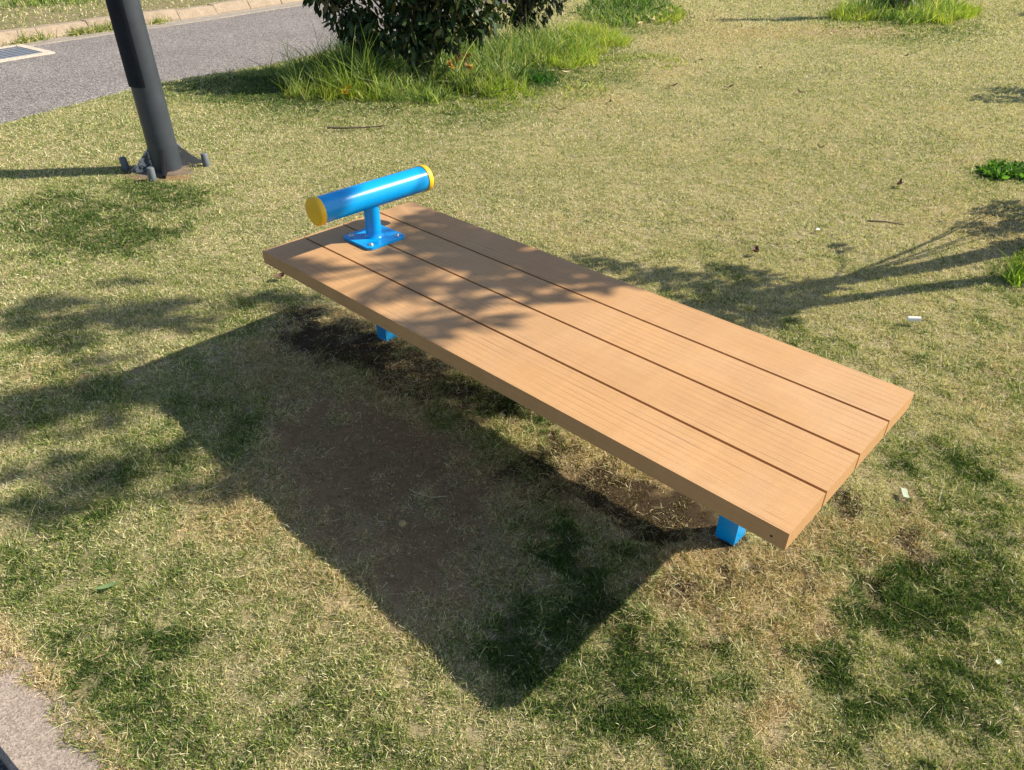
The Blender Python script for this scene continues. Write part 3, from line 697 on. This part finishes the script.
for i in range(nb):
    b_0 = t_ + .02 + (L2 - 2 * t_ - .04) * i / nb
    para(bm, t_ + .02, L1 - t_ - .02, b_0, b_0 + .03, .0012, .004)
frombm('lid', bm, m_cover, dc)

# ------------------------------------------------------------------ shrubs
def leaves(ctrs, rad, n, size, asp, pal, droopy=.5, shell=.55):
    """leaf ribbons spread through clumps; ctrs (k,3), rad (k,3)"""
    k = len(ctrs); i = rng.integers(0, k, n)
    d = unit(rng.normal(0, 1, (n, 3))); r = (shell + (1 - shell) * rng.random(n)) ** .6
    P = ctrs[i] + d * rad[i] * r[:, None]
    D = unit(d * .8 + rng.normal(0, .6, (n, 3)) + np.array([0, 0, -droopy])); 
    S = unit(np.cross(D, rng.normal(0, .5, (n, 3)) + np.array([0, 0, 1.0])))
    L = size * np.clip(rng.normal(1, .22, n), .5, 1.6); bend = np.stack([np.zeros(n), np.zeros(n), -.25 * rng.random(n) - .05], 1)
    V, F = strips(P, D, L, S, L * asp, bend, [.12, .8, 1, .7, .05])
    return V, F, np.repeat(pick(pal, n, .22), 4, 0)
CAM = 1.15 * np.array([[.022, .046, .013], [.03, .06, .018], [.018, .038, .012], [.045, .075, .02], [.022, .046, .013], [.14, .12, .04]])
def shrub(name, label, base_, blobs_, nleaf, size, stems, pal=CAM, asp=.42, droopy=.6, extra=None, cat='shrub'):
    root = empty(name, (base_[0], base_[1], 0)); tag(root, label, cat)
    bm = bmesh.new()
    for st in stems: 
        tubepath(bm, [p[:3] for p in st], [p[3] for p in st], 8)
    frombm('trunk', bm, m_bark, root, True)
    c = np.array([b[:3] for b in blobs_]); r = np.array([b[3:6] for b in blobs_])
    V, F, Cc = leaves(c, r, nleaf, size, asp, pal, droopy)
    if extra is not None:
        V2, F2, C2 = extra; V = np.concatenate([V, V2]); F = np.concatenate([F, F2 + len(V) - len(V2)]); Cc = np.concatenate([Cc, C2])
    quads('crown', V, F, m_leaf, root, col=Cc)
    return root
r2 = np.random.default_rng(21)
def rand_blobs(c, R, n, r0, r1, zmin, rr):
    out = []
    while len(out) < n:
        d = rr.normal(0, 1, 3); d /= np.linalg.norm(d); q = rr.random() ** .4
        p = np.array(c) + d * np.array(R) * q
        if p[2] < zmin: continue
        s = r0 + (r1 - r0) * rr.random(); out.append((*p, s * 1.1, s, s * .85))
    return out
def stems_to(blobs_, rr, h0=.18, r=.022, top=None):
    st = []
    for b in blobs_[::2]:
        m = np.array([b[0] * .35, b[1] * .35, max(h0, b[2] * .5)])
        st.append([(rr.normal(0, .012), rr.normal(0, .012), -.02, r), (m[0] * .5, m[1] * .5, h0, r * .8), (*m, r * .55), (b[0], b[1], b[2], r * .2)])
    return st
s1 = np.array([-.79, 6.9])
bl = rand_blobs((0, 0, .95), (.78, .40, .60), 56, .15, .23, .33, r2)
bl += [(-.62, -.05, .50, .16, .13, .13), (-.45, -.15, .40, .15, .12, .12), (-.25, -.25, .36, .15, .12, .11), (.0, -.28, .34, .14, .12, .10), (.25, -.25, .40, .15, .12, .11), (.5, -.12, .45, .16, .13, .12), (-.80, 0, .66, .13, .12, .12), (.1, -.1, .36, .14, .14, .10), (-.55, .05, .42, .15, .12, .12)]
shrub('evergreen_shrub', 'wide dark evergreen shrub with drooping glossy leaves, nearer of the two shrubs', s1, bl, 7200, .074, stems_to(bl, r2, .16, .020))
s2 = np.array([.12, 8.75])
bl = rand_blobs((0, 0, .95), (.50, .42, .62), 40, .13, .2, .36, r2) + [(-.2, -.15, .32, .15, .12, .12), (.12, -.1, .28, .15, .12, .12), (0, 0, .22, .13, .12, .1), (.3, 0, .4, .14, .12, .1), (-.38, 0, .45, .13, .12, .1)]
pal2 = np.array([[.020, .030, .014], [.028, .038, .018], [.018, .03, .012], [.03, .045, .02]])
shrub('evergreen_shrub', 'small dark bushy shrub farther back between the wide shrub and the open lawn', s2, bl, 5200, .062, stems_to(bl, r2, .3, .028), pal2)

# ------------------------------------------------------------------ young tree beside the lawn on the right (out of frame, its shadow is in it)
TB = np.array([3.02, 3.36])
def caster(u, v, zs, xt):
    S_ = at(u, v, zs); h = zs + (xt - S_[0]) / -SH[0]
    return np.array([S_[0] - SH[0] * (h - zs), S_[1] - SH[1] * (h - zs), h])
SPOTS = []   # u, v, surface height, radius, distance of the twig, weight
for (u, v, r_, w) in ((575, 260, .05, .3), (605, 266, .07, .6), (640, 275, .09, 1), (675, 283, .08, .7), (705, 292, .09, .8), (735, 300, .10, 1.0), (765, 305, .10, 1.0), (790, 296, .08, .7), (745, 278, .08, .9), (715, 272, .07, .5),
                      (832, 250, .035, .25), (760, 318, .09, 1), (700, 310, .08, .7), (815, 287, .06, .5), (840, 283, .04, .25)):
    SPOTS.append((u, v, 0, r_, w))
for (u, v, r_, w) in ((418, 222, .08, .7), (450, 236, .09, .9), (485, 248, .09, .95), (520, 262, .09, .95), (555, 273, .08, .8), (590, 283, .07, .7), (430, 250, .08, .9), (465, 262, .06, .5), (505, 280, .08, .9), (540, 294, .06, .6),
                      (405, 268, .06, .7), (435, 288, .06, .6), (465, 305, .06, .6), (385, 292, .05, .5), (405, 322, .05, .45), (430, 330, .04, .35), (398, 243, .05, .4), (475, 322, .04, .3)):
    SPOTS.append((u, v, BZ, r_, w))
for (u, v, r_, w) in ((380, 325, .08, 1.4), (360, 312, .08, 1.2), (400, 330, .08, 1.0), (340, 300, .08, 1.0)):
    SPOTS.append((u, v, .2, r_, w))
for (u, v, r_, w) in ((985, 212, .05, .7), (1005, 206, .06, .9), (1012, 228, .07, 1.4), (985, 232, .05, .8), (1018, 246, .07, 1.4), (960, 226, .04, .4), (1000, 250, .05, .7), (1022, 215, .07, 1.2)):
    SPOTS.append((u, v, 0, r_, w + 100))
for (u, v, r_, w) in ((113, 285, .06, .5), (51, 304, .08, .9), (4, 324, .08, .9), (80, 322, .09, 1.1), (120, 313, .09, 1.1), (160, 306, .08, .9), (52, 345, .07, .7), (185, 322, .07, .7), (25, 310, .06, .6), (140, 325, .07, .8), (97, 361, .05, .3), 
                      (95, 388, .08, 1.0), (85, 392, .09, 1.2), (55, 405, .09, 1.2), (20, 415, .09, 1.2), (120, 395, .07, .8), (150, 400, .06, .6), (-20, 430, .1, 1), (0, 396, .06, .5),
                      (85, 431, .05, .3), (39, 472, .06, .55), (80, 478, .06, .5), (117, 472, .05, .5), (165, 455, .055, .6), (58, 501, .06, .6), (16, 518, .07, .6), (100, 490, .05, .4), (183, 499, .05, .5), (215, 490, .045, .4), (250, 300, .08, .9), (275, 300, .07, .8)):
    SPOTS.append((u, v, 0, r_, w))
for (u, v, r_, w) in ((300, 312, .08, 1), (300, 335, .09, 1.1), (335, 330, .09, 1.1), (345, 350, .09, 1.1), (380, 352, .09, 1.1), (415, 370, .08, 1.0), (440, 385, .07, 1), (465, 398, .07, .9), (490, 410, .06, .7), (400, 395, .08, 1)):
    SPOTS.append((u, v, 0, r_, w))
ctr = []; rad = []; wts = []
r3 = np.random.default_rng(3)
for (u, v, zs, r_, w) in SPOTS:
    low = w > 50; w = w - 100 if low else w
    p = caster(u, v, zs, 3.12 if low else 2.75 + r3.normal(0, .12)); ctr.append(p); rad.append((r_ * 1.25, r_ * .85, r_ * .8)); wts.append(w * (r_ / .08))
ctr = np.array(ctr); rad = np.array(rad)
tree = empty('young_tree', (TB[0], TB[1], 0)); tag(tree, 'slender young tree just outside the right edge that shades the bench', 'tree')
off3 = np.array([TB[0], TB[1], 0])
vs, fs, cs, b0 = [], [], [], 0
for c_, r_, w in zip(ctr, rad, wts):
    n = int(60 * w) + 8
    V, F, Cc = leaves((c_ - off3)[None], r_[None], n, .062, .42, CAM[:4], .4, .0)
    vs.append(V); fs.append(F + b0); cs.append(Cc); b0 += len(V)
quads('crown', np.concatenate(vs), np.concatenate(fs), m_leaf, tree, col=np.concatenate(cs))
bm = bmesh.new()
def on(u, v, x_t): return caster(u, v, 0, x_t) - off3
n1_ = on(1018, 248, 2.98); n2_ = on(922, 268, 2.9); n3_ = on(832, 282, 2.8)
m1_ = on(995, 279, 2.9); m2_ = on(922, 289, 2.85); m3_ = on(814, 304, 2.8)
topc = ctr - off3
hi = topc[np.argsort(topc[:, 2])]
spine = [hi[int(len(hi) * q):int(len(hi) * q) + 9].mean(0) for q in (.12, .35, .55, .72, .88)]
tubepath(bm, [(0, 0, -.03), n1_ * [.6, .6, .6], n1_, n2_, n3_, spine[0]], [.058, .055, .052, .046, .038, .026])
tubepath(bm, [(.0, -.02, -.03), (m1_[0], m1_[1], m1_[2] * .9), m1_, m2_, m3_, spine[1]], [.046, .042, .040, .034, .028, .018])
tubepath(bm, [n3_, *spine], [.016, .014, .012, .010, .008, .005])
for c_ in topc:
    sp = min(spine + [n3_, m3_], key=lambda q: np.linalg.norm(np.array(q) - c_) + (0 if q[2] < c_[2] else .6))
    mid = (np.array(sp) + c_) / 2 + np.array([0, 0, -.04])
    tubepath(bm, [sp, mid, c_], [.006, .0045, .002], 5)
frombm('trunk', bm, m_bark, tree, True)
# two low bushes past the right edge, far part of the lawn
for (u, v, sx_, lab) in ((1082, 92, .36, 'low leafy bush past the right edge in the middle of the far lawn'), (1096, 14, .45, 'low leafy bush past the right edge far behind the lawn')):
    q = at(u, v)[:2]; bl = rand_blobs((0, 0, .42), (sx_, .22, .30), 10, .08, .13, .12, r3)
    shrub('leafy_bush', lab, q, bl, 700, .06, stems_to(bl, r3, .12, .012))
q = at(902, 17)[:2]; bl = rand_blobs((0, 0, 1.15), (.20, .13, 1.0), 18, .07, .12, .14, r3) + [(0, 0, .17, .16, .12, .08), (-.15, 0, .2, .12, .1, .08)]
shrub('leafy_bush', 'upright dark bush growing out of the big bright weed clump at top right', q, bl, 1500, .06, stems_to(bl, r3, .12, .012))
# undergrowth at the foot of the young tree
q = at(1100, 228)[:2]; bl = rand_blobs((0, 0, .14), (.14, .14, .10), 8, .05, .08, .04, r3)
shrub('leafy_bush', 'small leafy undergrowth at the foot of the young tree past the right edge', q, bl, 420, .045, stems_to(bl, r3, .05, .006))

# ------------------------------------------------------------------ small things on the ground
def slip(name, label, cat, u, v, l, w, h, rz, mat, grp=None, tilt=.1, curl=.25, z=None):
    """thin curled leaf or scrap with thickness"""
    c = at(u, v); c[2] = (ground_z(c[:1], c[1:2])[0] + .017) if z is None else z
    bm = bmesh.new(); n = 8; top = []; bot = []
    for i in range(n + 1):
        t = i / n; xx = (t - .5) * l; ww = w * .5 * (math.sin(PI * min(max(t, .04), .97)) ** .7 if cat == 'leaf' else 1)
        zz = curl * l * ((2 * t - 1) ** 2) * .5
        for L_, dz in ((top, h), (bot, 0)):
            L_.append([bm.verts.new((xx, -ww, zz + dz + curl * w * .3)), bm.verts.new((xx, 0, zz + dz)), bm.verts.new((xx, ww, zz + dz + curl * w * .4))])
    for i in range(n):
        for k in range(2):
            bm.faces.new((top[i][k], top[i + 1][k], top[i + 1][k + 1], top[i][k + 1])); bm.faces.new((bot[i][k + 1], bot[i + 1][k + 1], bot[i + 1][k], bot[i][k]))
        bm.faces.new((top[i][0], bot[i][0], bot[i + 1][0], top[i + 1][0])); bm.faces.new((top[i + 1][2], bot[i + 1][2], bot[i][2], top[i][2]))
    for i in (0, n):
        for k in range(2): bm.faces.new((top[i][k + 1], bot[i][k + 1], bot[i][k], top[i][k]))
    o = frombm(name, bm, mat, None, True); o.location = c; o.rotation_euler = (tilt, -tilt * .5, rz); tag(o, label, cat, grp); return o
def roll(name, label, cat, u, v, l, r, rz, mat, z=.02):
    c = at(u, v); bm = bmesh.new(); cyl(bm, (-l / 2, 0, 0), (l / 2, 0, .004), r, r * .92, 20)
    o = frombm(name, bm, mat, None, True, .0008); o.location = (c[0], c[1], z); o.rotation_euler = (0, 0, rz); tag(o, label, cat); return o
roll('litter_stub', 'white rolled paper stub lying on the pale lawn right of the bench', 'litter', 912, 325, .044, .0105, -.22, m_white, .024)
slip('litter_scrap', 'pale green and white wrapper scrap in dead grass off the near bench end', 'litter', 903, 498, .036, .016, .0012, 1.35, m_pale, curl=.1)
slip('fallen_leaf', 'long pointed green leaf lying on the near left lawn', 'leaf', 110, 592, .050, .011, .0008, .35, m_green, curl=.1, tilt=.15)
slip('fallen_leaf', 'brown curled leaf lying under the far left corner of the bench', 'leaf', 281, 281, .05, .035, .001, .6, m_dry, curl=.5)
slip('fallen_leaf', 'dark crumpled leaf on the open lawn behind the bench', 'leaf', 754, 256, .055, .035, .001, 1.2, m_dry, curl=.6)
slip('fallen_leaf', 'small reddish brown leaf lying in the lawn at the near edge of the weeds', 'leaf', 672, 88, .09, .03, .001, .2, m_dry, curl=.4)
slip('fallen_leaf', 'pale dry leaf at the right foot of the tall grass', 'leaf', 567, 74, .09, .035, .001, .2, m_straw, curl=.3)
slip('paper_scrap', 'small pale scrap on the green turf near the lower right edge', 'litter', 996, 666, .013, .008, .0008, .4, m_pale, curl=.2)
slip('paper_scrap', 'tiny white paper scrap close to the white stub', 'litter', 817, 233, .022, .014, .0008, .9, m_white, curl=.2)
for (u, v, l, rz, lab) in ((560, 78, .07, .3, 'scattered brown leaves near the weeds'),):
    pass
GL = 'fallen brown leaves scattered on the far lawn'
for i, (u, v) in enumerate(((700, 62), (730, 12), (692, 20), (760, 70), (800, 95), (728, 90), (610, 104), (560, 112), (898, 188), (820, 150), (905, 58))):
    slip('fallen_leaf', 'small brown leaf among those scattered on the far lawn', 'leaf', u, v, .05 + .02 * (i % 3), .025, .001, i * 1.3, m_dry, GL, curl=.5)
# pebble on the worn soil
bm = bmesh.new(); bmesh.ops.create_icosphere(bm, subdivisions=3, radius=.0105)
for vv in bm.verts: vv.co *= 1 + .12 * (vnoise(np.array([vv.co.x * 150]), np.array([vv.co.y * 150 + vv.co.z * 90]))[0] - .5); vv.co.z *= .8
o = frombm('pebble', bm, m_stone, None, True); c = at(402, 521); o.location = (c[0], c[1], -.010); tag(o, 'round ochre pebble on the bare soil in the bench shadow', 'stone')
# grit on the worn soil and in the thin places: far too many to count
n = 2600; x = at(400, 480)[0] + rng.normal(0, .22, n); y = at(400, 480)[1] + rng.normal(0, .22, n)
g, de, so = cover(x, y); ok = rng.random(n) < so; x, y = x[ok], y[ok]; n = len(x)
oct_ = np.array([(1, 0, 0), (0, 1, 0), (-1, 0, 0), (0, -1, 0), (0, 0, 1), (0, 0, -1)], float); fo = np.array([(0, 1, 4), (1, 2, 4), (2, 3, 4), (3, 0, 4), (1, 0, 5), (2, 1, 5), (3, 2, 5), (0, 3, 5)])
sz = .0018 * rng.lognormal(0, .5, n); P = np.stack([x, y, ground_z(x, y) + sz * .3], 1)
V = (P[:, None] + oct_[None] * sz[:, None, None] * (1 + rng.normal(0, .25, (n, 6, 1)))).reshape(-1, 3); F = (fo[None] + (np.arange(n) * 6)[:, None, None]).reshape(-1, 3)
tag(quads('grit', V, F, m_soil, col=np.repeat(pick(np.array([[.30, .22, .13], [.38, .30, .20], [.24, .17, .10]]), n), 8, 0)), 'fine grit on the bare soil', 'grit', kind='stuff')
# twigs and single straws
def twig(label, pts, r, mat=None, cat='twig', name='twig'):
    W_ = [at(u, v) for u, v in pts]; c = W_[0]; bm = bmesh.new()
    tubepath(bm, [(p[0] - c[0], p[1] - c[1], .022 + .006 * math.sin(i * 2.1)) for i, p in enumerate(W_)], [r * (1 - .5 * i / len(W_)) for i in range(len(W_))], 6)
    o = frombm(name, bm, mat or m_bark, None, True); o.location = (c[0], c[1], 0); tag(o, label, cat); return o
twig('thin dark twig lying on the lawn between the pole and the tall grass', [(328, 131), (345, 132), (362, 130), (385, 129)], .008)
twig('thin dark twig lying on the lawn behind the bench on the right', [(866, 225), (884, 227), (903, 228)], .005)
twig('bent pale straw on the bare soil in the bench shadow', [(410, 495), (416, 500), (432, 502), (448, 502)], .0012, m_straw, 'straw', 'straw')
# flowers and yellowing leaves in the tall grass
def flower(label, u, v, z, col, sz, grp):
    c = at(u, v); V, F = [], []
    k = 9; d = unit(rng.normal(0, 1, (k, 3)) + np.array([0, -.3, .6])); S = unit(np.cross(d, rng.normal(0, 1, (k, 3))))
    V, F = strips(np.zeros((k, 3)), d, np.full(k, sz * 1.2), S, np.full(k, sz * .7), np.zeros((k, 3)), [.2, 1, .9, .3])
    o = quads('flower_head', V, F, m_tall, col=np.repeat(pick(np.array(col), k, .12), 3, 0)); o.location = (c[0], c[1], z); tag(o, label, 'flower', grp); return o
OR = [[.55, .33, .12], [.60, .40, .18], [.35, .18, .08]]
for (u, v, z) in ((452, 66, .17), (470, 70, .18), (459, 62, .2), (468, 60, .2)):
    flower('brownish orange withered flower head in the tall grass below the wide shrub', u, v + 22, z, OR, .045, 'withered orange flower heads in the tall grass')
for (u, v, z) in ((350, 99, .06), (345, 101, .05)):
    flower('small orange yellow leaf rosette at the left foot of the tall grass', u, v - 2, z, [[.60, .36, .04], [.6, .45, .06]], .035, 'orange rosettes left of the tall grass')
for (u, v, z) in ((655, 12, .08), (659, 17, .06), (665, 13, .08), (671, 15, .07), (653, 20, .04), (640, 24, .04)):
    flower('pale pink flower head on the low weed mound at the top edge', u, v + 3, z, [[.62, .50, .40], [.7, .62, .5]], .035, 'pale flowers on the low weed mound')

# ------------------------------------------------------------------ light, sky, camera
w = bpy.data.worlds.new('World'); SC.world = w; w.use_nodes = True; nt = w.node_tree
sky = nt.nodes.new('ShaderNodeTexSky'); sky.sky_type = 'NISHITA'; sky.sun_disc = False
sky.sun_elevation = SUN_EL; sky.sun_rotation = PI / 2 - SUN_AZ; sky.air_density = 1.0; sky.dust_density = 1.0
bg = nt.nodes['Background']; bg.inputs[1].default_value = .09; nt.links.new(sky.outputs[0], bg.inputs[0])
sl = bpy.data.lights.new('sun', 'SUN'); sl.energy = 5.0; sl.angle = math.radians(.53); sl.color = (1, .915, .76)
so_ = bpy.data.objects.new('sun', sl); C.objects.link(so_)
dv = Vector((math.cos(SUN_AZ) * math.cos(SUN_EL), math.sin(SUN_AZ) * math.cos(SUN_EL), math.sin(SUN_EL)))
so_.rotation_euler = dv.to_track_quat('Z', 'Y').to_euler(); so_.location = (6, 1, 6)
cam = bpy.data.cameras.new('camera'); co_ = bpy.data.objects.new('camera', cam); C.objects.link(co_)
co_.location = (0, 0, CAM_H); co_.rotation_euler = (PI / 2 - CAM_T, 0, 0); cam.sensor_width = 36; cam.sensor_fit = 'HORIZONTAL'
cam.lens = CAM_F / 1024 * 36; cam.clip_start = .02; cam.clip_end = 500; SC.camera = co_
SC.view_settings.view_transform = 'Standard'; SC.view_settings.look = 'None'; SC.view_settings.exposure = .77; SC.view_settings.gamma = 1
SC.render.resolution_x = 1024; SC.render.resolution_y = 770
